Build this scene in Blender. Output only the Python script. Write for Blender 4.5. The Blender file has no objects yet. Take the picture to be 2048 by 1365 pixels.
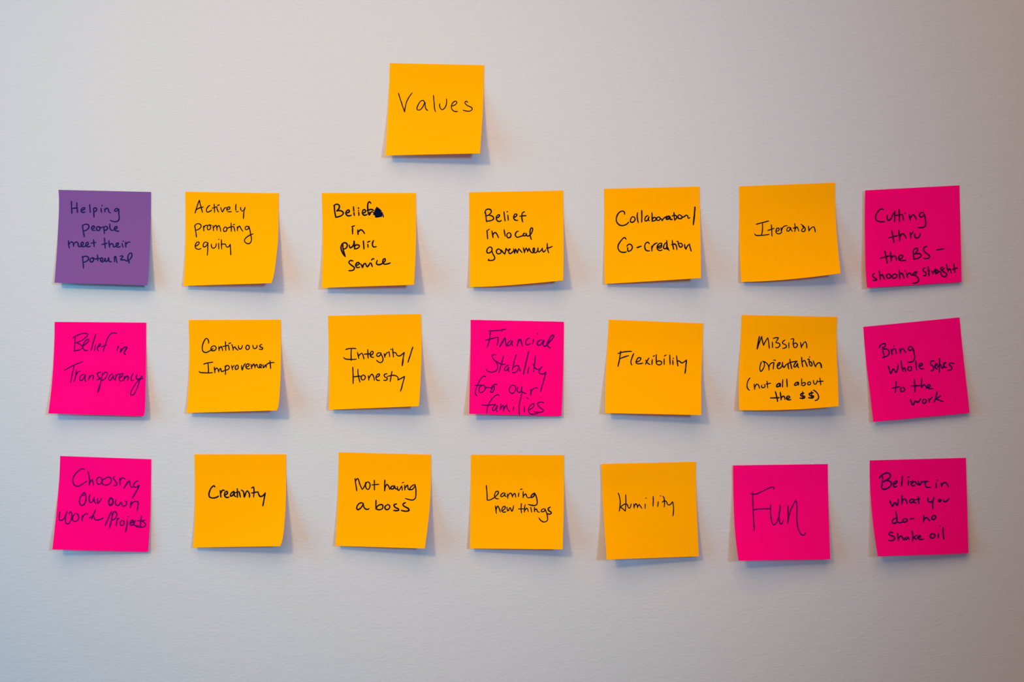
import bpy, math, os
import numpy as np
from mathutils import Vector

# ---------------------------------------------------------------- camera, world, lamps, exposure
SC = bpy.context.scene
COL = SC.collection
EYE = 1.50                      # height of the lens above the floor, metres
DIST = 1.15                     # lens to wall
FRAME_W = 0.8315                # width of wall seen in the frame
K = FRAME_W/2048.0              # metres per photo pixel on the wall plane
cam_data = bpy.data.cameras.new('camera')
cam_data.sensor_width = 36.0
cam_data.lens = 36.0*DIST/FRAME_W
cam_data.clip_start = 0.01
cam = bpy.data.objects.new('camera', cam_data); COL.objects.link(cam)
cam.location = (0, -DIST, EYE); cam.rotation_euler = (math.pi/2, 0, 0)
SC.camera = cam

ONLY = None     # set to one lamp's name to see it alone
def use(k): return ONLY is None or ONLY == k
WORLD = (1.0, 0.4243, 0.3642)
WORLD_S = 0.1457
world = bpy.data.worlds.new('world'); SC.world = world; world.use_nodes = True
bg = world.node_tree.nodes['Background']
bg.inputs['Color'].default_value = (*WORLD, 1); bg.inputs['Strength'].default_value = WORLD_S if use('world') else 0.0

def aim(o, target):
    d = Vector(target)-o.location
    o.rotation_euler = d.to_track_quat('-Z', 'Y').to_euler()
def spot(name, loc, target, half, color, power, radius):
    l = bpy.data.lights.new(name, 'SPOT'); l.color = color; l.energy = power
    l.spot_size = 2*half; l.spot_blend = 1.0; l.shadow_soft_size = radius
    o = bpy.data.objects.new(name, l); COL.objects.link(o); o.location = loc; aim(o, target); return o
def area(name, loc, target, size, color, power):
    l = bpy.data.lights.new(name, 'AREA'); l.color = color; l.energy = power
    l.shape = 'RECTANGLE'; l.size = size[0]; l.size_y = size[1]
    o = bpy.data.objects.new(name, l); COL.objects.link(o); o.location = loc; aim(o, target); return o
LAMPS = {'warm': ((1.0, 0.6539, 0.2472), 120.8023), 'cool': ((0.2677, 0.6125, 1.0), 129.485), 'window': ((0.1022, 0.6315, 1.0), 20.6559), 'fill': ((1.0, 0.6382, 0.3647), 32.038)}
if use('warm'): spot('warm_spot_lamp', (-.815, -2.091, EYE+.772), (-.130, 0, EYE+.046), .216, *LAMPS['warm'], .12)
if use('cool'): spot('cool_spot_lamp', (.723, -2.136, EYE+.241), (-.319, 0, EYE+.063), .367, *LAMPS['cool'], .12)
if use('window'): area('window_daylight', (-1.45, -.80, EYE+.146), (0, 0, EYE), (1.0, 1.0), *LAMPS['window'])
if use('fill'): area('warm_fill_light', (-.25, -1.45, EYE+1.25), (.0, 0, EYE+.1), (1.6, 1.4), *LAMPS['fill'])  # unseen soft fill, added to redden the wall without sharp shadows

SC.view_settings.view_transform = 'Standard'; SC.view_settings.look = 'None'
SC.view_settings.gamma = 1.0; SC.view_settings.use_curve_mapping = False
SC.view_settings.exposure = 0.0
SC.cycles.diffuse_bounces = 8; SC.cycles.max_bounces = 12
# every note: zoom origin x, y (photo px), zoom scale, paper, ink, pen width, lift of the lower left and right corners in mm,
# top-left lift in mm, left edge, right edge, bottom edge (inner points), label, handwriting word by word
NOTES = []
def N(*a): NOTES.append(a)
Z = 1365/220.0
N(750,110,5.6875,'orange','black',12.5,5.5,14.5,0,
 '168,92 158,430 140,800 120,1143','1240,115 1228,600 1212,850 1193,1120','',
 'orange sticky note reading Values, alone at the top above the three rows',
 '''V: 266,436 300,540 337,650 | 423,432 375,500 352,560 337,650
a: 565,545 545,518 515,530 485,580 480,622 510,625 545,590 568,540 572,590 582,618 600,632
l: 664,460 672,540 678,610 689,645
u: 735,555 740,600 765,622 795,600 812,560 812,500
e: 872,582 915,565 932,540 915,526 885,545 868,590 880,625 905,642 940,643
s: 1053,540 1035,528 1022,545 1050,575 1100,600 1105,622 1070,640 1002,629''')
N(100,370,Z,'purple','navy',17,3,9,0,
 '105,62 112,250 98,600 78,920 55,1215','1252,88 1250,390 1240,700 1227,1000 1210,1248','',
 'purple sticky note, the only purple one, reading Helping people meet their potential',
 '''Helping: 265,205 268,280 272,356 | 332,222 336,290 341,345 | 268,298 300,290 338,288 | 388,315 425,305 432,290 415,282 392,300 388,330 405,342 435,338 | 492,245 496,300 500,345 | 540,290 543,340 547,400 | 540,300 562,285 580,300 570,325 545,335 | 632,292 640,340 | 645,258 | 678,295 683,338 | 682,315 705,290 722,300 730,335 752,348 | 845,300 820,295 800,315 810,330 835,322 850,300 854,350 858,420 840,450 800,458 748,441
people: 402,500 412,570 426,645 | 402,512 440,488 478,500 480,535 450,562 415,572 | 520,545 548,535 550,515 532,512 515,535 525,560 560,565 | 605,518 578,532 580,560 605,567 622,545 608,520 630,532 650,525 | 665,520 670,560 677,605 | 668,530 695,515 715,535 700,560 675,562 | 742,485 745,540 760,562 790,562 | 795,545 830,540 832,520 810,520 798,545 815,568 856,574
meet: 228,695 232,740 240,785 | 235,740 265,708 285,718 292,765 | 292,740 325,710 345,722 355,765 385,762 412,735 410,714 390,718 384,745 400,768 435,762 475,735 470,714 450,718 444,745 462,768 500,762 | 542,682 545,730 548,768 | 510,725 570,715
their: 675,662 680,720 685,785 | 642,742 710,725 | 730,690 735,740 738,775 | 738,755 765,730 782,742 788,770 820,762 848,740 845,722 825,728 820,755 842,775 872,765 | 895,730 905,775 | 908,700 | 935,710 942,775 | 940,745 965,715 995,712
potential: 402,885 410,960 415,1035 | 405,905 440,885 475,900 470,935 440,955 410,962 | 520,905 497,925 502,955 527,955 542,930 525,905 560,922 | 590,872 593,945 | 560,922 622,912 | 625,945 655,930 650,908 632,912 628,940 648,958 675,940 685,912 690,950 712,945 728,905 735,950 762,955 | 798,890 802,955 | 798,915 815,890 822,925 830,968 | 867,885 905,887 878,930 925,930 950,945 985,930 1015,890 1012,850 990,848 968,890 968,940 985,960 978,972''')
N(355,370,Z,'orange','black',14.5,2.5,16,0,
 '95,85 100,600 96,850 86,1080 72,1253','1255,103 1253,450 1246,700 1225,900 1196,1110 1165,1220','',
 'orange sticky note with curled right edge reading Actively promoting equity',
 '''Actively: 218,350 245,260 272,190 | 272,190 290,270 312,342 | 225,315 265,290 320,275 | 402,255 372,280 357,315 370,338 400,330 425,312 | 455,240 458,290 460,342 | 430,290 490,272 | 488,280 497,315 510,338 | 495,256 520,248 | 537,280 545,310 558,335 580,295 605,280 | 612,305 648,298 648,276 628,276 612,300 625,330 670,332 | 728,240 722,290 730,330 758,330 | 785,280 790,318 812,325 840,278 | 840,278 824,340 818,420
promoting: 212,505 225,570 235,650 | 215,510 245,482 285,492 290,525 262,552 228,562 | 322,508 328,572 | 325,535 345,508 368,502 | 392,497 370,520 375,555 403,552 412,522 395,497 422,503 | 440,505 447,570 | 447,535 475,502 486,520 490,565 | 488,535 515,505 527,530 535,578 | 597,520 573,545 577,578 605,572 613,542 597,520 | 665,472 668,578 | 612,545 650,525 700,517 | 700,520 712,577 | 690,495 712,490 | 740,520 745,570 | 745,540 770,512 785,540 810,577 | 882,522 855,515 838,540 850,557 878,545 888,515 | 888,515 905,600 918,680 898,725 860,728 830,695 858,650 940,608
equity: 225,762 262,737 270,714 245,710 222,745 226,785 255,800 292,790 | 372,722 340,712 318,745 325,772 350,765 374,725 | 378,715 375,790 370,875 | 422,735 425,775 448,787 475,765 480,730 | 510,725 512,797 | 513,677 | 545,680 548,797 | 540,742 595,738 607,770 630,772 655,738 | 655,738 658,800 661,870''')
N(630,370,Z,'orange','black',19.5,4.5,13,0,
 '82,100 92,400 97,700 93,1000 85,1278','1250,100 1253,600 1245,900 1227,1240','',
 'orange sticky note reading Belief in public service, with a blotted letter',
 '''Belief: 240,255 245,330 258,405 | 232,260 270,240 300,255 298,290 268,322 | 268,325 320,322 352,348 330,380 260,402 | 385,350 425,335 420,312 398,318 382,350 395,378 425,385 452,375 | 478,272 482,330 488,380 | 540,315 545,380 | 540,288 | 590,350 625,335 620,308 600,310 588,345 605,375 645,368 | 693,228 673,210 655,240 655,300 665,370 | 640,325 700,305 730,325 | w28 660,310 672,370 | 680,372 700,335 735,345
scribble: # 765,268 800,295 832,325 835,395 775,408 748,408 740,380 718,368 735,325 | w16 825,330 842,370 850,400 | w20 760,400 800,380
in: 465,532 466,610 | 457,519 490,508 | 530,558 535,616 | 535,592 570,558 598,578 615,605
public: 345,735 350,800 375,890 | 375,890 340,840 322,780 342,728 380,720 402,750 385,785 350,797 | 425,745 437,782 455,775 480,740 485,698 488,740 492,798 | 490,765 520,745 550,755 540,780 500,795 | 600,697 608,797 | 655,735 658,775 | 652,712 680,700 | 725,693 712,740 725,770 760,767
service: 470,945 435,942 422,968 455,1000 490,1030 475,1058 420,1065 | 505,1000 545,985 545,965 520,968 505,995 520,1025 555,1020 | 562,980 580,1000 590,1025 602,990 625,975 640,1010 650,1018 682,970 | 695,970 712,1015 | 702,935 720,917 732,922 | 775,938 762,975 780,992 820,985 870,945 870,918 850,925 840,960 862,985 932,970''')
N(925,370,Z,'orange','black',17,3.5,11,0,
 '82,92 86,500 90,900 90,1268','1248,70 1252,600 1253,900 1248,1185','500,1252',
 'orange sticky note reading Belief in local government, below and right of the top note',
 '''Belief: 285,345 292,400 298,458 | 276,350 300,305 343,305 358,335 330,370 290,385 | 330,378 375,393 385,425 345,445 300,450 | 420,410 455,395 458,372 435,377 420,405 430,445 460,455 482,440 | 515,335 520,390 530,448 | 562,375 568,440 | 555,333 | 632,405 668,388 675,364 650,365 635,395 645,430 685,440 | 770,335 747,345 735,390 748,460 | 710,390 755,385 788,382
in: 303,565 308,620 312,670 | 318,562 332,550 | 365,570 372,610 378,655 | 378,620 405,592 425,610 447,657
local: 515,558 523,600 532,638 | 565,597 550,625 562,655 590,652 602,622 588,597 565,597 | 695,575 665,590 655,625 675,650 715,642 752,630 | 778,600 755,612 755,632 780,630 795,605 795,630 822,635 860,590 870,540 850,537 838,580 842,640 855,678
government@970,480,14.629: 205,290 185,225 130,213 75,260 50,330 75,385 150,375 200,310 215,270 | 200,310 230,410 275,490 280,560 230,597 98,600 110,568 | 450,300 400,268 345,300 335,370 380,410 450,395 475,340 450,300 480,310 530,370 580,420 | 580,420 600,340 615,252 650,295 700,330 | 690,310 735,285 725,262 695,290 690,350 720,405 770,390 830,320 | 835,260 850,330 868,402 | 870,385 890,268 | 890,268 915,310 945,387 | 950,380 985,258 | 985,258 1030,310 1078,370 | 1120,232 1140,310 1155,378 | 1155,365 1175,290 1205,238 | 1205,238 1230,290 1245,350 | 1250,340 1290,243 | 1290,243 1320,320 1370,377 1420,370 1450,310 1445,243 1415,250 1405,320 1440,377 1500,370 1540,310 1550,238 | 1550,238 1550,310 1575,357 1640,310 1680,243 | 1680,243 1685,320 1710,357 1775,295 | 1822,102 1825,230 1862,382 | 1800,245 1900,225 1972,193''')
N(1195,360,Z,'orange','black',17,3,11,0,
 '82,110 85,600 86,1000 92,1292','1265,82 1275,600 1281,900 1283,1218','600,1262',
 'orange sticky note reading Collaboration / Co-creation',
 '''Collaboration@1228,410,12.047: 255,225 240,165 190,150 110,200 60,310 65,410 130,485 210,500 300,470 350,420 | 440,285 400,350 400,410 450,420 505,370 500,310 440,285 | 570,188 560,300 585,430 | 668,135 670,280 668,420 | 815,258 765,290 742,350 760,390 810,370 840,290 830,350 852,387 | 915,188 918,300 920,400 | 925,372 950,310 1000,310 1012,350 970,385 925,387 | 1060,295 1025,330 1040,370 1090,370 1115,330 1085,295 1060,295 | 1135,332 1165,385 | 1165,385 1195,330 1250,290 1330,268 | w42 1335,275 1272,300 1265,345 1310,340 1350,292 1350,342 1400,352 | 1445,183 1450,280 1465,377 | 1398,272 1460,250 1510,280 1500,330 1470,350 | 1575,235 1540,280 1555,325 1620,330 1640,290 1600,250 1575,235 | 1625,305 1680,290 1745,250 1775,270 1790,322 1827,310
slash@1228,410,12.047: w39 1950,55 1935,260 1910,480
Co@1228,465,12.047: 290,165 250,130 190,175 110,290 100,390 150,465 230,485 300,470 | 310,340 350,290 400,290 440,350 420,420 350,460 330,430 330,370
hyphen@1228,465,12.047: w38 555,370 655,335
creation@1228,465,12.047: 850,275 810,240 760,270 740,350 770,430 860,445 | 905,330 915,452 | 915,400 950,310 1040,255 | 1045,345 1130,320 1145,265 1100,265 1045,330 1045,400 1100,440 1160,420 | w32 1062,372 1130,368 1150,300 | 1250,250 1200,320 1200,390 1250,390 1285,300 | 1270,195 1275,340 | 1275,340 1328,440 | w42 1268,330 1285,415 | 1405,192 1415,300 1440,412 | 1385,302 1470,275 | 1455,290 1490,300 1515,422 | 1512,215 1545,220 | 1545,225 1560,300 1600,360 1645,330 1630,275 1575,265 | 1700,288 1710,360 1735,412 | 1735,405 1770,330 1820,283 | 1820,283 1832,360 1862,452''')
N(1470,355,Z,'orange','black',14.5,4,11,0,
 '50,110 55,500 60,900 78,1298','1240,65 1243,300 1255,600 1280,900 1310,1190','650,1268',
 'orange sticky note reading Iteration, between an orange and a pink note',
 '''Iteration: 262,583 340,562 418,542 | 338,565 342,630 330,715 | 245,700 262,720 330,720 422,708 | 452,590 455,650 460,730 | 408,660 485,632 | 508,670 545,655 545,632 520,635 508,665 515,692 548,702 575,685 | 570,625 578,685 | 578,662 600,615 648,600 | 680,620 650,630 645,665 670,665 690,625 695,650 712,670 | 742,572 746,620 742,672 | 722,632 755,622 | 750,640 768,615 780,635 792,668 | 820,582 830,592 | 830,592 845,602 870,635 865,665 838,675 826,655 850,625 835,605 | 912,605 918,667 | 918,662 955,622 978,615 990,640 996,677''')
N(1715,362,Z,'pink','plum',18.5,4.5,1.5,4,
 '95,118 90,500 95,900 102,1130 118,1328','1265,55 1275,500 1284,850 1292,1255','',
 'pink sticky note reading Cutting thru the BS, topmost in the right column',
 '''Cutting: 320,355 290,350 240,400 225,460 250,500 335,505 | 368,430 375,485 400,487 440,420 462,378 | 465,370 462,440 460,510 | 515,355 518,420 520,505 | 475,430 560,418 | 560,430 570,490 | 590,402 | 640,420 658,490 | 655,465 690,420 710,440 730,478 | 820,395 780,400 768,435 795,450 828,412 | 828,412 845,500 845,550 820,575 752,578
thru: 425,620 440,690 450,765 | 385,708 500,680 | 510,605 520,680 525,745 | 522,705 560,655 588,680 602,710 | 655,640 660,710 | 658,675 692,630 | 710,655 715,700 745,710 770,685 778,655
the: 340,870 355,950 370,1020 | 285,960 400,930 | 410,880 415,940 420,1000 | 420,965 450,930 475,945 482,988 | 510,975 555,955 560,930 530,925 510,950 522,985 598,985
BS: 690,870 695,920 700,975 | 685,880 715,840 742,838 735,880 700,915 | 705,910 770,905 790,930 755,960 702,970 | 862,815 828,828 822,865 860,905 895,935 880,960 818,960
dash: 980,858 1070,843
shooting@1740,525,11.378: 95,255 60,290 70,330 140,375 150,400 65,412 | 205,193 225,290 235,392 | 232,330 270,280 300,320 327,382 | 430,265 375,300 395,355 450,360 475,310 430,265 | 560,265 505,310 520,360 590,350 610,290 560,265 | 665,178 670,290 680,377 | 680,275 720,250 755,300 777,362 | 795,195 | 828,238 855,352 | 850,295 900,245 940,290 | w36 1075,210 1000,240 980,285 1020,290 1060,240 | 940,290 1040,310 1100,370 1100,430 1040,470 963,470
straight@1740,525,11.378: 1250,130 1215,150 1215,200 1275,240 1265,295 1208,300 | 1320,98 1335,200 1340,312 | 1310,192 1360,190 | 1410,200 1435,267 | 1430,235 1490,150 | w44 1500,155 1485,210 1505,255 1555,215 1510,180 | w40 1555,205 1605,218 | 1662,110 1610,140 1625,178 1682,140 | 1682,140 1655,205 1730,250 1742,300 1690,330 1620,290 1618,240 | 1740,48 1755,130 1778,212 | 1775,205 1812,150 1847,242 | 1905,43 1932,232 | 1878,162 1992,130''')
N(90,630,Z,'pink','violet',14.5,4,7.5,0,
 '118,88 116,300 100,650 75,950 40,1225','1255,97 1253,600 1248,900 1240,1180 1225,1258','',
 'pink sticky note reading Belief in Transparency, under the purple note',
 '''Belief: 375,282 370,350 365,440 | 345,290 400,255 480,230 528,238 520,268 450,320 385,350 | 395,350 440,372 465,400 450,425 400,442 358,450 | 470,390 520,350 547,315 530,303 490,340 468,395 490,440 530,440 | w16 632,242 600,340 573,442 | 625,375 615,445 | 645,405 690,378 685,358 660,385 650,430 668,447 | 890,232 830,228 790,270 755,350 722,455 | 700,400 762,375
in: w17 910,392 895,440 | 952,352 | w21 945,422 937,465 | w19 940,460 980,408 1018,403 992,450 980,475 1000,490
Transparency: 240,692 350,630 465,583 | 360,640 340,730 318,840 | 390,690 380,760 362,832 | 375,780 410,710 437,700 | 482,740 440,762 435,812 460,815 502,745 495,790 507,832 | 557,750 535,815 | 540,800 580,752 600,757 590,812 | w17 690,715 650,730 660,765 682,790 645,805 | 715,722 695,820 685,860 | w21 688,860 655,962 | 708,760 750,712 777,730 750,785 700,820 | 840,732 802,760 790,800 810,815 852,752 850,790 868,812 | 882,740 870,820 | 875,785 905,740 928,735 | 922,785 960,757 965,727 935,745 920,790 935,825 962,815 | w18 987,760 975,820 | w18 977,810 1015,762 1032,765 1025,820 | 1097,728 1072,770 1072,817 1102,810 | w18 1142,745 1132,790 1160,803 1197,760 | 1205,765 1170,830 1140,920 1100,990 1065,995 1065,960 1110,880 1160,815 1217,790''')
N(365,625,Z,'orange','black',15.5,3,15,0,
 '75,95 85,500 81,800 68,1050 50,1250','1218,92 1222,500 1216,800 1202,1050 1190,1160 1170,1218','',
 'orange sticky note reading Continuous Improvement, right of the pink Transparency note',
 '''Continuous: 325,385 315,335 293,325 262,370 245,440 255,485 290,500 335,480 380,450 | 385,418 355,440 360,475 395,475 418,450 405,420 378,420 | 450,425 455,477 | 455,455 480,427 490,445 497,477 | 533,365 538,475 | 500,425 572,410 | 570,412 580,470 | 573,390 598,380 | 612,400 625,440 627,472 | 627,455 650,430 662,450 688,470 | 695,415 705,455 730,450 742,412 | 800,410 785,440 800,465 828,450 825,418 800,408 | 873,408 885,450 915,445 925,410 | 985,400 958,415 965,430 993,440 988,460 950,458
Improvement: 262,645 310,630 375,620 | 315,632 322,690 320,755 | 205,735 225,748 300,753 372,750 | 395,680 402,752 | 400,725 425,692 440,710 450,742 | 450,730 472,697 485,735 520,722 | 528,665 533,720 533,775 | 528,690 555,660 580,675 572,705 535,720 | 610,660 622,717 | 618,690 642,660 | 682,655 655,680 660,710 690,697 690,667 680,655 | 732,660 742,717 757,672 778,637 | 785,680 825,665 825,642 800,645 785,675 800,700 838,700 | 850,645 860,700 | 860,680 885,642 895,670 900,692 | 900,675 922,647 932,680 948,690 978,668 975,647 958,652 956,680 985,690 | 1000,650 1005,690 1030,655 1040,685 | 1085,600 1090,650 1095,700 | 1040,655 1065,635 1137,623''')
N(645,615,Z,'orange','black',15.5,3.5,15,0,
 '68,105 78,500 85,900 80,1272','1220,82 1228,400 1225,700 1211,1000 1195,1228','',
 'orange sticky note reading Integrity / Honesty',
 '''Integrity: 288,525 350,511 415,514 | 358,518 355,590 357,662 | 262,622 290,643 350,648 420,645 | 435,560 450,637 | 446,610 485,570 500,590 514,642 | 562,522 563,570 567,632 | 515,583 600,577 | 592,600 625,577 628,550 605,550 592,580 600,612 637,622 | 720,567 685,570 672,600 690,612 718,592 728,567 | 722,575 748,630 745,670 715,688 670,658 | 765,575 775,622 | 772,605 797,568 815,558 | 825,550 835,615 | 850,523 | 870,510 880,620 | 870,565 910,567 925,597 960,603 1012,560 | 1016,560 1000,630 | w19 1002,625 990,725
slash: w16 1120,495 1090,590 1060,685
Honesty: 375,745 380,850 380,950 | 440,770 445,850 467,930 | 375,865 470,855 | 505,842 478,870 490,900 520,895 532,865 505,840 | 570,850 575,907 | 573,892 610,832 630,850 642,907 | 660,872 705,850 705,828 680,835 662,870 675,903 708,908 | 800,825 765,840 775,865 805,885 790,907 760,905 | 862,797 850,860 840,922 | 800,863 870,845 915,852 935,870 935,905 | 935,905 1018,858 | 1018,858 995,950 968,1045''')
N(925,628,Z,'pink','violet',14.5,7,2.5,0,
 '100,75 98,400 90,800 82,1242','1258,98 1254,500 1244,900 1228,1270','',
 'pink sticky note reading Financial Stability for our families, in the middle of the orange notes',
 '''Financial: 345,210 335,320 305,417 | 325,212 430,208 535,190 | 285,328 370,308 437,288 | 440,290 440,340 425,392 | 488,215 | 520,300 500,350 460,412 | 460,410 495,345 527,298 535,350 548,408 | 600,330 562,368 562,397 590,385 620,335 612,380 628,398 | w17 695,318 680,400 | w17 685,375 718,318 730,350 742,400 | 832,300 790,330 785,375 805,387 842,370 | 880,320 868,377 | 932,240 935,258 | w17 985,325 935,347 930,385 960,390 995,350 1010,332 998,380 1020,405 1080,350 1135,278 1115,265 1080,310 1050,372 1055,400 1090,425
Stability: 412,512 370,515 380,560 420,600 435,650 425,700 370,725 320,715 295,690 | 508,525 490,600 452,728 | 425,590 480,625 530,625 | 572,640 530,665 520,700 545,705 572,668 568,700 582,720 | 668,505 640,600 618,700 | 630,665 680,642 702,665 660,725 618,730 | w18 715,685 712,712 | w16 820,465 790,600 755,752 | 825,660 805,742 | w16 905,525 895,620 882,718 | 875,628 930,690 990,655 | 990,655 955,700 955,738 1000,747 1035,720 | w15 1037,720 1002,850 968,965
for: 285,785 265,772 225,810 180,900 158,970 178,1020 | 150,890 250,885 | 265,887 215,910 205,960 230,980 270,952 285,910 258,887 | 270,915 352,918 | 385,905 347,970 372,975 395,925 385,880 | 352,925 388,882 430,878
our: 622,885 590,910 582,965 615,990 650,962 657,905 620,885 | 690,910 680,960 710,978 738,930 | 742,900 730,960 758,980 788,990 | w17 850,940 847,1015 | 847,985 880,930 928,922
families: 455,1018 430,1005 370,1050 315,1150 302,1235 | 240,1132 320,1135 410,1122 | 412,1130 375,1170 375,1200 400,1195 432,1140 420,1190 435,1217 | 480,1120 465,1200 | 465,1197 502,1137 512,1150 505,1207 | 505,1205 547,1132 552,1170 588,1217 | 635,1155 627,1202 | 617,1070 | 740,980 712,1090 700,1180 710,1257 | 770,1150 765,1222 | 795,1040 812,1055 | 830,1190 880,1155 885,1117 850,1130 818,1190 835,1238 880,1247 945,1228 | 1010,1105 960,1098 930,1120 960,1165 1005,1198 980,1220 880,1217''')
N(1198,628,Z,'orange','black',15.5,7.5,12.5,0,
 '122,72 105,400 85,750 78,1000 78,1232','1292,118 1282,450 1270,750 1268,1000 1268,1258','',
 'orange sticky note reading Flexibility',
 '''Flexibility: 270,465 255,560 236,655 | 235,495 300,475 405,467 | 262,557 320,535 368,520 | 432,495 397,590 407,637 | 455,600 500,585 520,552 490,547 465,580 465,615 500,622 542,612 | 580,575 600,610 632,630 | 620,548 590,600 577,628 | 660,570 658,632 | 672,528 690,520 | 712,505 710,570 715,625 | 712,603 745,585 778,600 770,628 737,635 715,620 | 808,560 808,632 | 810,525 832,512 | 878,510 880,570 882,632 | 915,577 918,632 | 922,554 | 962,520 970,590 980,650 | 967,583 1000,590 1025,610 1055,600 1083,572 | w17 1085,575 1078,650 1067,740''')
N(1468,618,Z,'orange','black',14.5,6,14.5,0,
 '95,75 78,500 62,850 65,1258','1280,100 1272,300 1276,600 1290,900 1298,1208','400,1260 850,1245',
 'orange sticky note reading Mission orientation (not all about the $$)',
 '''Mission: w18 315,345 300,420 288,500 | 290,495 320,405 345,342 | 345,342 352,400 367,455 | 367,455 392,400 420,360 | 420,360 430,420 438,490 | 475,410 478,482 | 485,370 520,360 550,363 520,418 560,430 570,455 540,482 515,480 | 632,390 605,410 605,430 642,450 650,475 605,492 | 680,420 682,487 | 705,378 740,375 735,410 735,440 750,482 775,475 787,445 765,425 740,440 | 825,415 838,485 | 836,475 882,410 900,440 900,487
orientation@1510,705,13.653: 175,268 145,350 130,450 160,525 220,460 255,370 250,280 210,248 | 210,248 290,275 350,340 380,420 380,492 | 385,400 430,310 520,280 | 520,280 495,462 | 508,215 568,222 | w36 615,385 680,320 682,285 640,300 605,380 620,440 680,440 740,370 | w36 755,272 750,350 790,415 840,350 885,318 | w36 905,320 905,380 925,457 | w34 880,325 950,285 1080,255 1155,245 | w36 950,188 970,300 1005,452 | w36 1150,250 1075,330 1065,400 1110,400 1160,310 1165,380 1190,422 | w36 1275,138 1280,260 1305,397 | w36 1290,270 1345,225 1375,260 1425,392 | 1488,130 | w36 1440,195 1475,190 1480,280 1500,360 1540,380 1560,330 1530,270 1490,258 | w36 1595,238 1620,330 1655,402 | w36 1655,395 1700,310 1760,280 | w44 1765,282 1800,340 1812,425
not: 198,858 165,920 165,980 193,1012 | 250,935 258,1002 | 258,982 280,937 300,945 317,987 | 345,947 345,975 370,980 387,955 375,940 | 410,900 418,982 | 395,935 455,925
all: w19 560,925 530,950 532,970 560,960 572,930 575,967 | w16 605,880 602,972 | w16 655,870 660,970
about: w17 790,910 757,930 752,950 780,945 798,915 800,947 | 840,870 840,952 | 842,932 875,915 885,935 865,955 842,950 | 935,905 915,925 920,945 945,940 950,917 935,905 | 985,890 995,932 1015,935 1035,890 | 1065,858 1077,945 | 1040,905 1107,900
the: w18 512,1030 530,1090 540,1150 | w18 450,1108 560,1105 | w18 575,1035 585,1132 | w17 585,1112 615,1085 632,1127 | w18 650,1115 690,1102 685,1085 660,1090 650,1115 670,1130 705,1127
dollar_sign: w20 865,1048 828,1063 835,1083 875,1088 870,1108 820,1110 | w16 850,1030 855,1117
dollar_sign: w20 980,1043 933,1058 945,1078 985,1085 978,1105 925,1104 | w16 960,1025 965,1112
parenthesis: w16 985,1010 1030,1045 1050,1090 1040,1125 1005,1140''')
N(1722,630,Z,'pink','navy_on_pink',17,5,2,0,
 '28,150 65,600 108,950 152,1330','1222,32 1268,500 1308,850 1348,1218','',
 'tilted pink sticky note reading Bring whole selves to the work',
 '''Bring: 265,400 275,460 290,530 | 225,410 250,370 297,357 300,385 265,420 | 280,425 335,435 350,480 322,512 270,532 | 375,430 387,497 | 380,462 402,425 430,425 | 430,430 438,482 | 410,388 | 480,420 490,477 | 488,452 515,420 535,440 552,470 | 635,405 600,395 588,430 618,442 640,408 | 642,408 660,480 665,540 640,580 578,590
whole: 340,635 352,680 370,728 400,672 435,715 462,620 | 495,568 505,630 520,702 | 520,682 540,660 552,705 | 607,640 580,665 590,690 620,690 627,658 607,640 | 678,577 690,682 | 715,642 760,625 760,605 730,615 723,650 745,670 780,668
selves: 905,575 867,580 865,615 895,640 900,680 868,697 | 915,640 945,622 940,605 920,620 920,655 945,672 | 975,540 972,712 | 950,655 985,620 1010,665 1035,605 | 1020,622 1052,592 1030,600 1030,640 1060,655 | 1155,605 1105,600 1095,620 1125,650 1120,680 1075,690
to: 435,830 432,900 425,965 | 385,910 480,895 | 510,900 490,920 495,950 527,950 545,925 520,900
the: 662,805 668,880 670,960 | 620,885 735,880 | 755,785 750,850 750,905 | 750,907 782,870 805,890 812,910 855,890 850,867 825,880 830,910 890,917
work: w20 615,1050 645,1118 675,1072 705,1088 737,1040 | 785,1045 765,1070 775,1100 802,1090 808,1062 785,1045 | 840,1040 850,1087 | 848,1062 882,1022 | w19 942,960 930,1020 910,1080 | 992,1005 925,1045 | 925,1045 1020,1077''')
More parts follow.
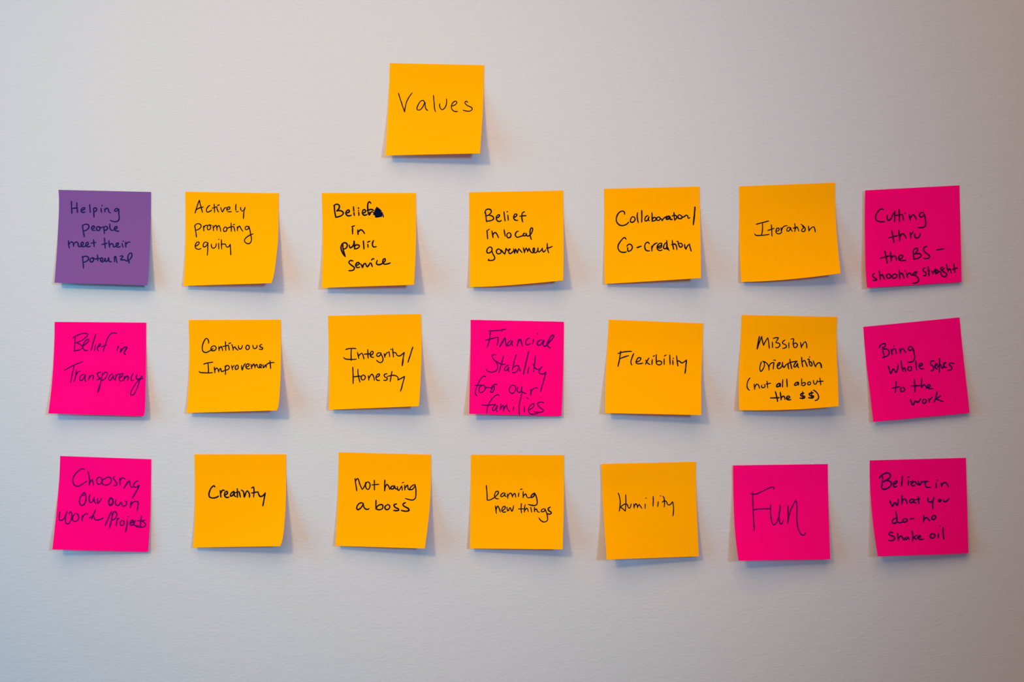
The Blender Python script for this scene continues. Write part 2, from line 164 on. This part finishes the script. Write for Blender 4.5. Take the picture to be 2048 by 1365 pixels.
N(92,900,Z,'pink','violet',15.5,4.5,3,0,
 '175,78 165,350 140,650 110,950 78,1240','1305,118 1300,600 1290,900 1268,1268','',
 'pink sticky note reading Choosing our own work/projects, lowest in the left column',
 '''Choosing: 475,248 440,238 375,290 335,360 345,430 390,455 440,435 505,390 | 522,270 537,350 537,442 | 535,432 572,372 582,400 590,442 | 662,340 630,370 635,415 665,430 692,400 690,355 662,340 | 740,358 700,380 705,430 750,440 802,410 807,360 772,340 732,365 | 855,335 835,350 860,390 882,425 862,447 842,440 | 915,350 920,442 | 918,392 950,350 980,365 | w18 1012,400 968,477 | 970,475 1010,415 1035,385 1047,450 1075,468 | 1145,385 1100,412 1085,450 1110,467 1155,437 | w18 1155,442 1120,520 1070,597
our: w17 478,530 440,570 415,630 430,687 467,685 495,630 492,560 472,533 | 440,565 480,567 | 547,555 535,620 550,657 580,640 597,590 | 597,590 600,640 620,667 | 642,605 642,665 690,607
own: w22 802,598 780,640 787,685 812,685 832,650 820,607 795,605 | 870,620 865,680 900,692 932,650 950,702 990,690 1002,655 980,640 | w18 1058,640 1045,717 | 1045,702 1100,642 1142,652 1140,700 1130,757
work: 175,770 165,830 170,875 210,870 250,800 260,765 | 250,800 240,880 250,915 280,920 310,870 322,800 302,770 288,800 | 357,800 330,840 335,880 370,890 402,860 400,812 370,790 | w18 452,820 447,885 | 450,852 482,802 520,800 | w18 615,750 592,800 565,862 | 535,850 590,828 610,870 660,870 710,845
slash: w17 810,770 770,860 735,942
projects: w17 830,792 810,880 790,967 | 815,812 850,768 880,800 862,850 822,875 | 885,850 870,947 | 875,882 905,852 | 937,880 920,920 935,942 965,930 967,892 945,875 | w17 1010,872 1005,940 985,1022 | 1022,830 | w18 1042,912 1080,895 1080,872 1050,890 1045,930 1075,935 1100,900 | 1112,880 1087,920 1110,945 1150,942 | w18 1185,825 1175,900 1172,950 | 1130,882 1200,880 | 1230,875 1200,890 1237,925 1225,952 1180,962 1120,957''')
N(375,898,Z,'orange','black',19,2.5,16.5,0,
 '85,70 92,500 89,850 80,1050 65,1228','1220,70 1222,500 1214,780 1198,980 1178,1130 1150,1210','',
 'orange sticky note reading Creativity, lowest row with a curled corner',
 '''Creativity: 340,475 325,462 290,495 267,555 275,600 330,612 385,590 | 405,520 415,602 | 412,562 435,517 457,520 | 460,575 495,557 490,530 468,540 460,580 480,605 515,600 | 575,530 537,560 535,590 565,577 580,537 582,580 602,597 | 617,495 620,605 | 595,547 640,535 | 642,542 657,602 | 668,515 690,527 700,560 705,600 725,545 742,522 | 742,522 765,555 768,602 | w17 822,475 825,540 820,602 | w17 795,488 820,475 | 795,550 875,537 | 875,537 900,592 930,587 965,548 | 965,548 950,630 935,710''')
N(660,895,Z,'orange','black',15.5,3.5,15.5,0,
 '107,62 101,450 87,850 68,1225','1252,92 1250,500 1232,800 1200,1080 1175,1258','',
 'orange sticky note reading Not having a boss',
 '''Not: 310,390 320,460 332,542 | 315,425 345,390 370,460 400,525 | 400,525 430,482 442,435 | 460,435 440,470 455,517 480,522 497,470 482,435 455,435 | 550,410 552,532 | 520,468 605,462
having: w18 680,410 678,542 | w16 680,522 705,462 725,482 742,525 | w18 797,480 762,490 755,515 785,517 802,482 808,510 832,522 | 835,490 850,537 882,490 | 890,482 898,537 | 898,442 915,435 | 925,470 930,532 | 935,505 962,472 970,520 990,532 | w16 1050,465 1010,487 988,522 1020,525 1052,482 | 1057,465 1067,560 1060,630 1030,655 980,650 935,637
a: w18 400,692 360,702 330,750 345,777 385,752 412,697 | w18 412,697 425,750 450,772 485,765
boss: w18 570,660 570,770 | w18 570,770 602,722 650,717 652,760 612,777 575,767 | w18 712,715 680,745 695,775 730,767 742,732 715,712 | w20 825,705 795,720 805,745 850,767 850,785 790,785 | w20 935,690 905,710 915,730 970,762 980,785 940,795 885,785''')
N(927,895,Z,'orange','black',14.5,4,12,0,
 '92,92 88,600 84,950 80,1258','1245,98 1246,600 1239,950 1230,1268','',
 'orange sticky note reading Learning new things',
 '''Learning: 282,475 290,560 295,660 | 295,660 340,650 385,622 | 385,617 430,577 430,550 405,550 385,600 400,635 435,640 | 502,565 462,595 465,615 500,602 515,572 512,600 532,615 | 545,582 550,637 | 548,620 575,572 595,578 607,620 | 605,612 635,575 648,622 | 685,570 682,614 | 705,525 730,518 | 740,550 740,627 | 740,612 772,582 785,612 800,630 | w18 882,570 842,600 842,625 870,612 882,577 | 800,630 835,625 | w16 887,577 912,650 910,710 880,725 850,722 805,712
new: 395,730 408,822 | 403,790 425,732 445,770 457,805 | 475,790 515,762 515,737 490,742 475,785 490,805 525,802 | 540,745 552,792 578,750 600,795 622,725
things: 718,700 715,750 720,817 | 680,768 745,765 | 765,712 757,770 757,807 | 760,790 787,760 802,800 | 835,747 845,807 | 855,718 | 880,745 882,802 | 885,780 907,770 920,800 945,805 | 1010,765 972,775 965,800 1000,797 1015,770 | 1012,770 1040,850 1040,910 1000,930 960,910 935,877 | w18 1078,745 1050,765 1060,790 1090,810 1080,830 1045,828''')
N(1190,912,Z,'orange','black',14,11.5,5.5,2.5,
 '82,102 86,300 97,560 117,870 145,1290','1250,75 1256,500 1270,850 1288,1250','',
 'orange sticky note reading Humility, its left side lifted off the wall',
 '''Humility: 287,465 312,560 300,690 | 380,485 383,580 375,690 | 302,655 345,615 380,600 410,615 | 315,640 345,660 372,688 | 400,608 425,652 450,600 | 480,600 485,652 | 485,640 505,597 520,610 527,647 | 527,640 550,607 565,630 582,655 | 622,600 622,655 | 632,528 | 722,505 722,570 720,630 | 785,570 778,632 | 813,500 | 840,505 852,515 862,560 858,640 | 835,578 862,560 885,570 900,605 925,612 960,572 | 965,575 975,660 966,750''')
N(1455,915,Z,'pink','violet',15.5,12,5,2,
 '68,102 70,350 77,620 95,950 138,1285','1243,85 1250,500 1262,900 1275,1268','',
 'pink sticky note reading only Fun in large letters',
 '''Fun: 312,435 318,650 332,912 | 287,452 350,458 430,425 520,382 573,372 575,398 | 320,655 400,643 520,642 | 535,590 535,700 550,800 575,840 610,810 640,720 652,595 | 642,680 640,720 645,800 665,832 692,785 | 750,600 752,700 748,822 | 750,812 770,700 810,600 852,535 | 852,535 862,620 860,750 875,880 910,955 945,968 968,940''')
N(1725,905,Z,'pink','navy_on_pink',19,11,2.5,0,
 '90,102 92,380 108,650 138,950 190,1295','1283,70 1295,500 1306,900 1315,1255','',
 'pink sticky note reading Believe in what you do, at the lower right corner',
 '''Believe: 245,300 250,350 235,430 | 210,325 240,285 300,258 340,270 342,310 290,352 245,372 | 285,355 340,362 360,400 322,440 268,462 235,437 | 385,402 425,377 425,357 395,367 385,405 395,432 425,422 | 495,302 490,360 485,420 | 570,350 568,412 | 560,312 580,308 | 592,370 628,362 625,380 600,390 622,418 650,410 | 640,370 655,365 670,390 692,405 | 692,355 707,407 732,362 | 730,375 790,362 820,366 | 790,365 775,395 792,432 838,435
in: 915,385 915,442 | 925,350 | 975,380 985,427 | 985,412 1020,375 1045,390 1067,430
what: 340,600 352,640 372,672 400,625 430,662 445,585 | 490,532 490,642 | 490,612 525,580 545,610 552,637 | 622,582 590,597 590,625 620,622 642,587 637,620 662,630 | 690,550 700,642 | 660,590 710,580
you: 815,570 815,610 840,620 872,600 | 887,560 870,640 875,702 | w21 967,583 942,600 960,615 975,597 | 1005,590 1015,615 1047,605 1072,575
do: 430,822 385,832 370,870 400,885 432,852 | 410,735 425,800 430,862 455,877 500,862 | 522,825 500,850 515,870 552,855 550,830 522,825
hyphen: 592,828 640,822
no: 760,787 758,867 | 765,840 792,810 815,830 832,852 | w20 882,785 860,810 867,837 895,830 910,802 885,782
snake: 375,1000 337,1000 332,1025 380,1045 400,1070 380,1095 325,1095 | 435,1010 447,1097 | 447,1072 477,1040 497,1065 515,1095 | w17 542,1055 525,1077 545,1087 562,1052 578,1087 | 615,980 625,1040 622,1102 | 672,1030 632,1060 | 632,1060 668,1082 | 682,1062 720,1047 712,1035 690,1045 690,1075 757,1080
oil: w20 862,1010 840,1040 850,1065 885,1060 897,1032 865,1010 | 940,1007 942,1062 | 965,915 | 1000,935 1000,1000 1010,1080''')
# ---------------------------------------------------------------- materials
def new_mat(name):
    m = bpy.data.materials.new(name); m.use_nodes = True
    nt = m.node_tree; nt.nodes.clear(); return m, nt, nt.nodes.new('ShaderNodeOutputMaterial')
def wall_material():
    m, nt, out = new_mat('matte_wall_paint'); n, L = nt.nodes, nt.links
    p = n.new('ShaderNodeBsdfPrincipled'); p.inputs['Roughness'].default_value = .75; p.inputs['Specular IOR Level'].default_value = .08
    tc = n.new('ShaderNodeTexCoord')
    mp = n.new('ShaderNodeMapping'); mp.inputs['Scale'].default_value = (1, 1, 1.8); L.new(tc.outputs['Object'], mp.inputs['Vector'])
    a = n.new('ShaderNodeTexNoise'); a.inputs['Scale'].default_value = 260; a.inputs['Detail'].default_value = 3; a.inputs['Roughness'].default_value = .55
    b = n.new('ShaderNodeTexNoise'); b.inputs['Scale'].default_value = 60; b.inputs['Detail'].default_value = 2
    L.new(mp.outputs[0], a.inputs['Vector']); L.new(mp.outputs[0], b.inputs['Vector'])
    mix = n.new('ShaderNodeMath'); mix.operation = 'MULTIPLY_ADD'; mix.inputs[1].default_value = .9
    L.new(b.outputs['Fac'], mix.inputs[0]); L.new(a.outputs['Fac'], mix.inputs[2])
    bp = n.new('ShaderNodeBump'); bp.inputs['Strength'].default_value = .5; bp.inputs['Distance'].default_value = WALL_BUMP
    L.new(mix.outputs[0], bp.inputs['Height']); L.new(bp.outputs[0], p.inputs['Normal'])
    p.inputs['Base Color'].default_value = (.44, .44, .44, 1)
    L.new(p.outputs[0], out.inputs[0]); return m
WALL_BUMP = .00065
def paper_material(name, col):
    m, nt, out = new_mat(name); n, L = nt.nodes, nt.links
    tc = n.new('ShaderNodeTexCoord')
    ns = n.new('ShaderNodeTexNoise'); ns.inputs['Scale'].default_value = 900; ns.inputs['Detail'].default_value = 2
    mp = n.new('ShaderNodeMapping'); mp.inputs['Scale'].default_value = (1, 1, .35)
    L.new(tc.outputs['Object'], mp.inputs[0]); L.new(mp.outputs[0], ns.inputs['Vector'])
    mr = n.new('ShaderNodeMapRange'); mr.inputs['To Min'].default_value = .97; mr.inputs['To Max'].default_value = 1.0
    L.new(ns.outputs['Fac'], mr.inputs['Value'])
    vm = n.new('ShaderNodeVectorMath'); vm.operation = 'SCALE'; vm.inputs[0].default_value = col; L.new(mr.outputs[0], vm.inputs['Scale'])
    d = n.new('ShaderNodeBsdfDiffuse'); t = n.new('ShaderNodeBsdfTranslucent')
    L.new(vm.outputs[0], d.inputs['Color']); L.new(vm.outputs[0], t.inputs['Color'])
    mx = n.new('ShaderNodeMixShader'); mx.inputs[0].default_value = .42
    L.new(d.outputs[0], mx.inputs[1]); L.new(t.outputs[0], mx.inputs[2]); L.new(mx.outputs[0], out.inputs[0]); return m
def ink_material(name, col):
    m, nt, out = new_mat(name); n, L = nt.nodes, nt.links
    p = n.new('ShaderNodeBsdfPrincipled'); p.inputs['Roughness'].default_value = .6; p.inputs['Specular IOR Level'].default_value = 0.0
    ns = n.new('ShaderNodeTexNoise'); ns.inputs['Scale'].default_value = 300
    tc = n.new('ShaderNodeTexCoord'); L.new(tc.outputs['Object'], ns.inputs['Vector'])
    cr = n.new('ShaderNodeMixRGB'); cr.inputs[1].default_value = (*[c*.75 for c in col], 1); cr.inputs[2].default_value = (*[c*1.3 for c in col], 1)
    L.new(ns.outputs['Fac'], cr.inputs[0]); L.new(cr.outputs[0], p.inputs['Base Color'])
    L.new(p.outputs[0], out.inputs[0]); return m
M_WALL = wall_material()
PAPER = {'orange': paper_material('orange_paper', (.99, .485, .0006)),
         'pink': paper_material('pink_paper', (.99, .002, .245)),
         'purple': paper_material('purple_paper', (.24, .10, .34))}
INK = {'black': ink_material('black_ink', (.007, .005, .010)), 'navy': ink_material('navy_ink', (.010, .009, .065)),
       'plum': ink_material('dark_plum_ink', (.035, .0, .022)), 'violet': ink_material('violet_ink', (.065, .0, .070)),
       'navy_on_pink': ink_material('dark_navy_ink', (.026, .0, .055)), 'blot': ink_material('blue_black_ink', (.002, .005, .020))}

# ---------------------------------------------------------------- wall
def mesh_obj(name, verts, faces, mat, parent=None, smooth=None, origin=(0,0,0)):
    me = bpy.data.meshes.new(name)
    me.from_pydata((np.asarray(verts, float)-np.array(origin)).tolist(), [], faces); me.materials.append(mat)
    if smooth is not None: me.polygons.foreach_set('use_smooth', smooth)
    me.update()
    o = bpy.data.objects.new(name, me); COL.objects.link(o)
    if parent is not None: o.parent = parent
    else: o.location = origin
    return o
W, H, T = 3.2, 2.8, .12
vs = [(x, y, z) for x in (-W, W) for y in (0, T) for z in (0, H)]
fs = [(0,4,5,1), (2,3,7,6), (0,1,3,2), (4,6,7,5), (1,5,7,3), (0,2,6,4)]
wall = mesh_obj('wall_back', vs, fs, M_WALL); wall['kind'] = 'structure'
wall['label'] = 'off-white painted wall with fine orange-peel texture'

# ---------------------------------------------------------------- sticky notes
def pts(s): return np.array([[float(c) for c in p.split(',')] for p in s.split()]) if s.strip() else np.zeros((0, 2))
def spline(P, t):
    """Catmull-Rom through P at parameters t in 0..1 (chord length)."""
    P = np.asarray(P, float)
    if len(P) == 2: return P[0]+(P[1]-P[0])*t[:, None]
    s = np.r_[0, np.cumsum(np.linalg.norm(np.diff(P, axis=0), axis=1)+1e-6)]; s /= s[-1]
    m = np.zeros_like(P); m[1:-1] = (P[2:]-P[:-2])/(s[2:]-s[:-2])[:, None]
    m[0] = 2*(P[1]-P[0])/(s[1]-s[0])-m[1]; m[-1] = 2*(P[-1]-P[-2])/(s[-1]-s[-2])-m[-2]
    i = np.clip(np.searchsorted(s, t, side='right')-1, 0, len(P)-2)
    h = (s[i+1]-s[i])[:, None]; u = ((t-s[i])/(s[i+1]-s[i]))[:, None]
    return ((2*u**3-3*u**2+1)*P[i]+(u**3-2*u**2+u)*h*m[i]+(3*u**2-2*u**3)*P[i+1]+(u**3-u**2)*h*m[i+1])

class Sheet:
    """A square of paper stuck along its top; the traced outline gives its turn and curl, lift its distance from the wall."""
    def __init__(s, L, R, B, lift_l, lift_r, top_l):
        s.L, s.R = L, R; s.B = np.vstack([L[-1:], B, R[-1:]]); s.T = np.vstack([L[:1], R[:1]])
        xl, xr = (L[-1][0]-1024)*K, (R[-1][0]-1024)*K      # curls read off their two shadows: mm per unit depend on the lamps' angles
        fl = .00066/((.72-xl)/2.14+xl/DIST); fr = .00066/((xr+.82)/2.09-xr/DIST)
        s.ll, s.lr, s.tl = min(lift_l*fl, .021), min(lift_r*fr, .021), top_l*fl*.8
    def flat(s, u, v):
        l, r, t, b = spline(s.L, v), spline(s.R, v), spline(s.T, u), spline(s.B, u); U, V = u[:, None], v[:, None]
        c = (1-U)*(1-V)*s.L[0]+U*(1-V)*s.R[0]+(1-U)*V*s.L[-1]+U*V*s.R[-1]
        return (1-U)*l+U*r+(1-V)*t+V*b-c
    def depth(s, u, v):
        w = np.clip((v-.2)/.8, 0, 1)
        lift = s.ll*(1-u)+s.lr*u+.0008*u*(1-u)
        base = s.tl*np.clip(1-u/.85, 0, 1)**2*(1-.5*v)
        band = -.00010*np.exp(-((v-.25)/.035)**2)
        return .0005+base+(lift)*(.3*w+.7*w**1.95)+band
    def world(s, u, v, off=0.0):
        p = s.flat(u, v); d = s.depth(u, v)
        k = K*(DIST-d)/DIST
        x = (p[:, 0]-1024)*k; z = EYE-(p[:, 1]-682.5)*k
        P = np.stack([x, -d, z], 1)
        if np.any(off):
            e = 1e-3; P += s.normal(u, v)*np.reshape(off, (-1, 1))
        return P
    def normal(s, u, v):
        e = 2e-3
        a = s.world(np.clip(u+e, 0, 1), v)-s.world(np.clip(u-e, 0, 1), v); b = s.world(u, np.clip(v+e, 0, 1))-s.world(u, np.clip(v-e, 0, 1))
        n = np.cross(a, b); n /= np.linalg.norm(n, axis=1)[:, None]
        n[n[:, 1] > 0] *= -1; return n
    def invert(s, p):
        u = np.full(len(p), .5); v = np.full(len(p), .5); e = 1e-3
        for _ in range(8):
            f = s.flat(u, v)-p; fu = (s.flat(u+e, v)-s.flat(u-e, v))/(2*e); fv = (s.flat(u, v+e)-s.flat(u, v-e))/(2*e)
            det = fu[:, 0]*fv[:, 1]-fu[:, 1]*fv[:, 0]
            u = np.clip(u-(f[:, 0]*fv[:, 1]-f[:, 1]*fv[:, 0])/det, .003, .997); v = np.clip(v-(fu[:, 0]*f[:, 1]-fu[:, 1]*f[:, 0])/det, .003, .997)
        return u, v
THICK = .00012
def paper_mesh(sh, mat, parent, origin):
    n = 28; g = np.linspace(0, 1, n+1); U, V = np.meshgrid(g, g); u, v = U.ravel(), V.ravel()
    F = sh.world(u, v); Bk = sh.world(u, v, -THICK); N1 = n+1; nv = N1*N1
    verts = F.tolist()+Bk.tolist(); faces = []; sm = []
    for j in range(n):
        for i in range(n):
            a, b, c, d = j*N1+i, j*N1+i+1, (j+1)*N1+i+1, (j+1)*N1+i
            faces += [(a, d, c, b), (nv+a, nv+b, nv+c, nv+d)]; sm += [True, True]
    ring = [i for i in range(N1)]+[j*N1+n for j in range(1, N1)]+[n*N1+i for i in range(n-1, -1, -1)]+[j*N1 for j in range(n-1, 0, -1)]
    o = len(verts); verts += [verts[i] for i in ring]+[verts[nv+i] for i in ring]; m = len(ring)
    for i in range(m):
        j = (i+1) % m; faces.append((o+i, o+j, o+m+j, o+m+i)); sm.append(False)
    return mesh_obj('paper_sheet', verts, faces, mat, parent, sm, origin)

def ink_mesh(name, strokes, sh, ox, oy, zs, pen, mat, parent, origin):
    pix, offs, faces = [], [], []; k = 0
    def put(p, off):
        b = len(offs); pix.append(p); offs.extend([off]*len(p)); return b
    def px(q): return np.array([ox, oy])+np.asarray(q)/zs
    for st in strokes.split('|'):
        st = st.strip(); w = pen; poly = False; k += 1
        if st.startswith('#'): poly = True; st = st[1:].strip()
        if st.startswith('w'): a, st = st.split(' ', 1); w = float(a[1:])
        Q = pts(st); off = .00003+.000002*(k % 5)
        if poly:
            t = np.linspace(0, 1, 40); C = Q.mean(0); R = np.vstack([Q, Q[:1]])
            s = np.linspace(0, len(Q), 60, endpoint=False); i = s.astype(int); f = (s-i)[:, None]; ring = R[i]*(1-f)+R[i+1]*f
            b = put(px(np.vstack([C[None], ring])), off); faces.extend([(b, b+1+(i+1) % 60, b+1+i) for i in range(60)]); continue
        r = w*1.0/2.0
        if len(Q) == 1:
            a = np.linspace(0, 2*math.pi, 12, endpoint=False); D = np.stack([np.cos(a), np.sin(a)], 1)*r*1.1
            b = put(px(np.vstack([Q, Q+D])), off); faces.extend([(b, b+1+(i+1) % 12, b+1+i) for i in range(12)]); continue
        ln = np.linalg.norm(np.diff(Q, axis=0), axis=1).sum(); q = zs/6.2; m = max(3, int(ln/q/9)+1); ln = ln/q
        t = np.linspace(0, 1, m); C = spline(Q, t)
        C = C+np.stack([np.sin(t*ln*.06+k), np.cos(t*ln*.05+2*k)], 1)*.5*q
        rr = r*(1+.07*np.sin(t*ln*.045+k*1.7)); e = np.minimum(t, 1-t)*ln*q/(2.2*r); rr = rr*np.clip(.8+.2*e, .8, 1)
        d = np.gradient(C, axis=0); d /= np.linalg.norm(d, axis=1)[:, None]+1e-9; nn = np.stack([-d[:, 1], d[:, 0]], 1)
        b = put(px(np.vstack([C+nn*rr[:, None], C-nn*rr[:, None]])), off)
        faces.extend([(b+i, b+i+1, b+m+i+1, b+m+i) for i in range(m-1)])
        # round nib: discs at both ends and wherever the stroke turns sharply
        turn = [0, m-1]+[i for i in range(1, m-1) if float(d[i-1] @ d[i+1]) < .75]
        a = np.linspace(0, 2*math.pi, 10, endpoint=False); D = np.stack([np.cos(a), np.sin(a)], 1)
        for i in turn:
            b = put(px(np.vstack([C[i:i+1], C[i]+D*rr[i]])), off+.000001); faces.extend([(b, b+1+(q+1) % 10, b+1+q) for q in range(10)])
    u, v = sh.invert(np.vstack(pix)); verts = sh.world(u, v, np.array(offs))   # onto the paper, just proud of it
    return mesh_obj(name, verts, faces, mat, parent, None, origin)

for (ox, oy, zs, paper, ink, pen, ll, lr, tl, Ls, Rs, Bs, label, text) in NOTES:
    f = lambda q: np.array([ox, oy])+q/zs
    sh = Sheet(f(pts(Ls)), f(pts(Rs)), f(pts(Bs)), ll, lr, tl)
    origin = tuple(sh.world(np.array([.5]), np.array([0.]))[0]); origin = (origin[0], 0.0, origin[2])
    root = bpy.data.objects.new('sticky_note', None); COL.objects.link(root); root.location = origin; root.empty_display_size = .02
    root['label'] = label; root['category'] = 'sticky note'; root['group'] = 'handwritten sticky notes stuck to the wall'
    paper_mesh(sh, PAPER[paper], root, origin)
    for line in text.strip().split('\n'):
        word, strokes = line.split(':', 1)
        wx, wy, ws = ox, oy, zs
        if '@' in word: word, q = word.split('@'); wx, wy, ws = (float(c) for c in q.split(','))
        nm = {'slash': 'slash', 'hyphen': 'hyphen', 'dash': 'dash', 'scribble': 'ink_blot', 'dollar_sign': 'dollar_sign', 'parenthesis': 'parenthesis'}.get(word,
             'handwritten_letter' if len(word) == 1 else 'handwritten_word')
        ink_mesh(nm, strokes, sh, wx, wy, ws, pen*ws/zs, INK['blot' if nm == 'ink_blot' else ink], root, origin)
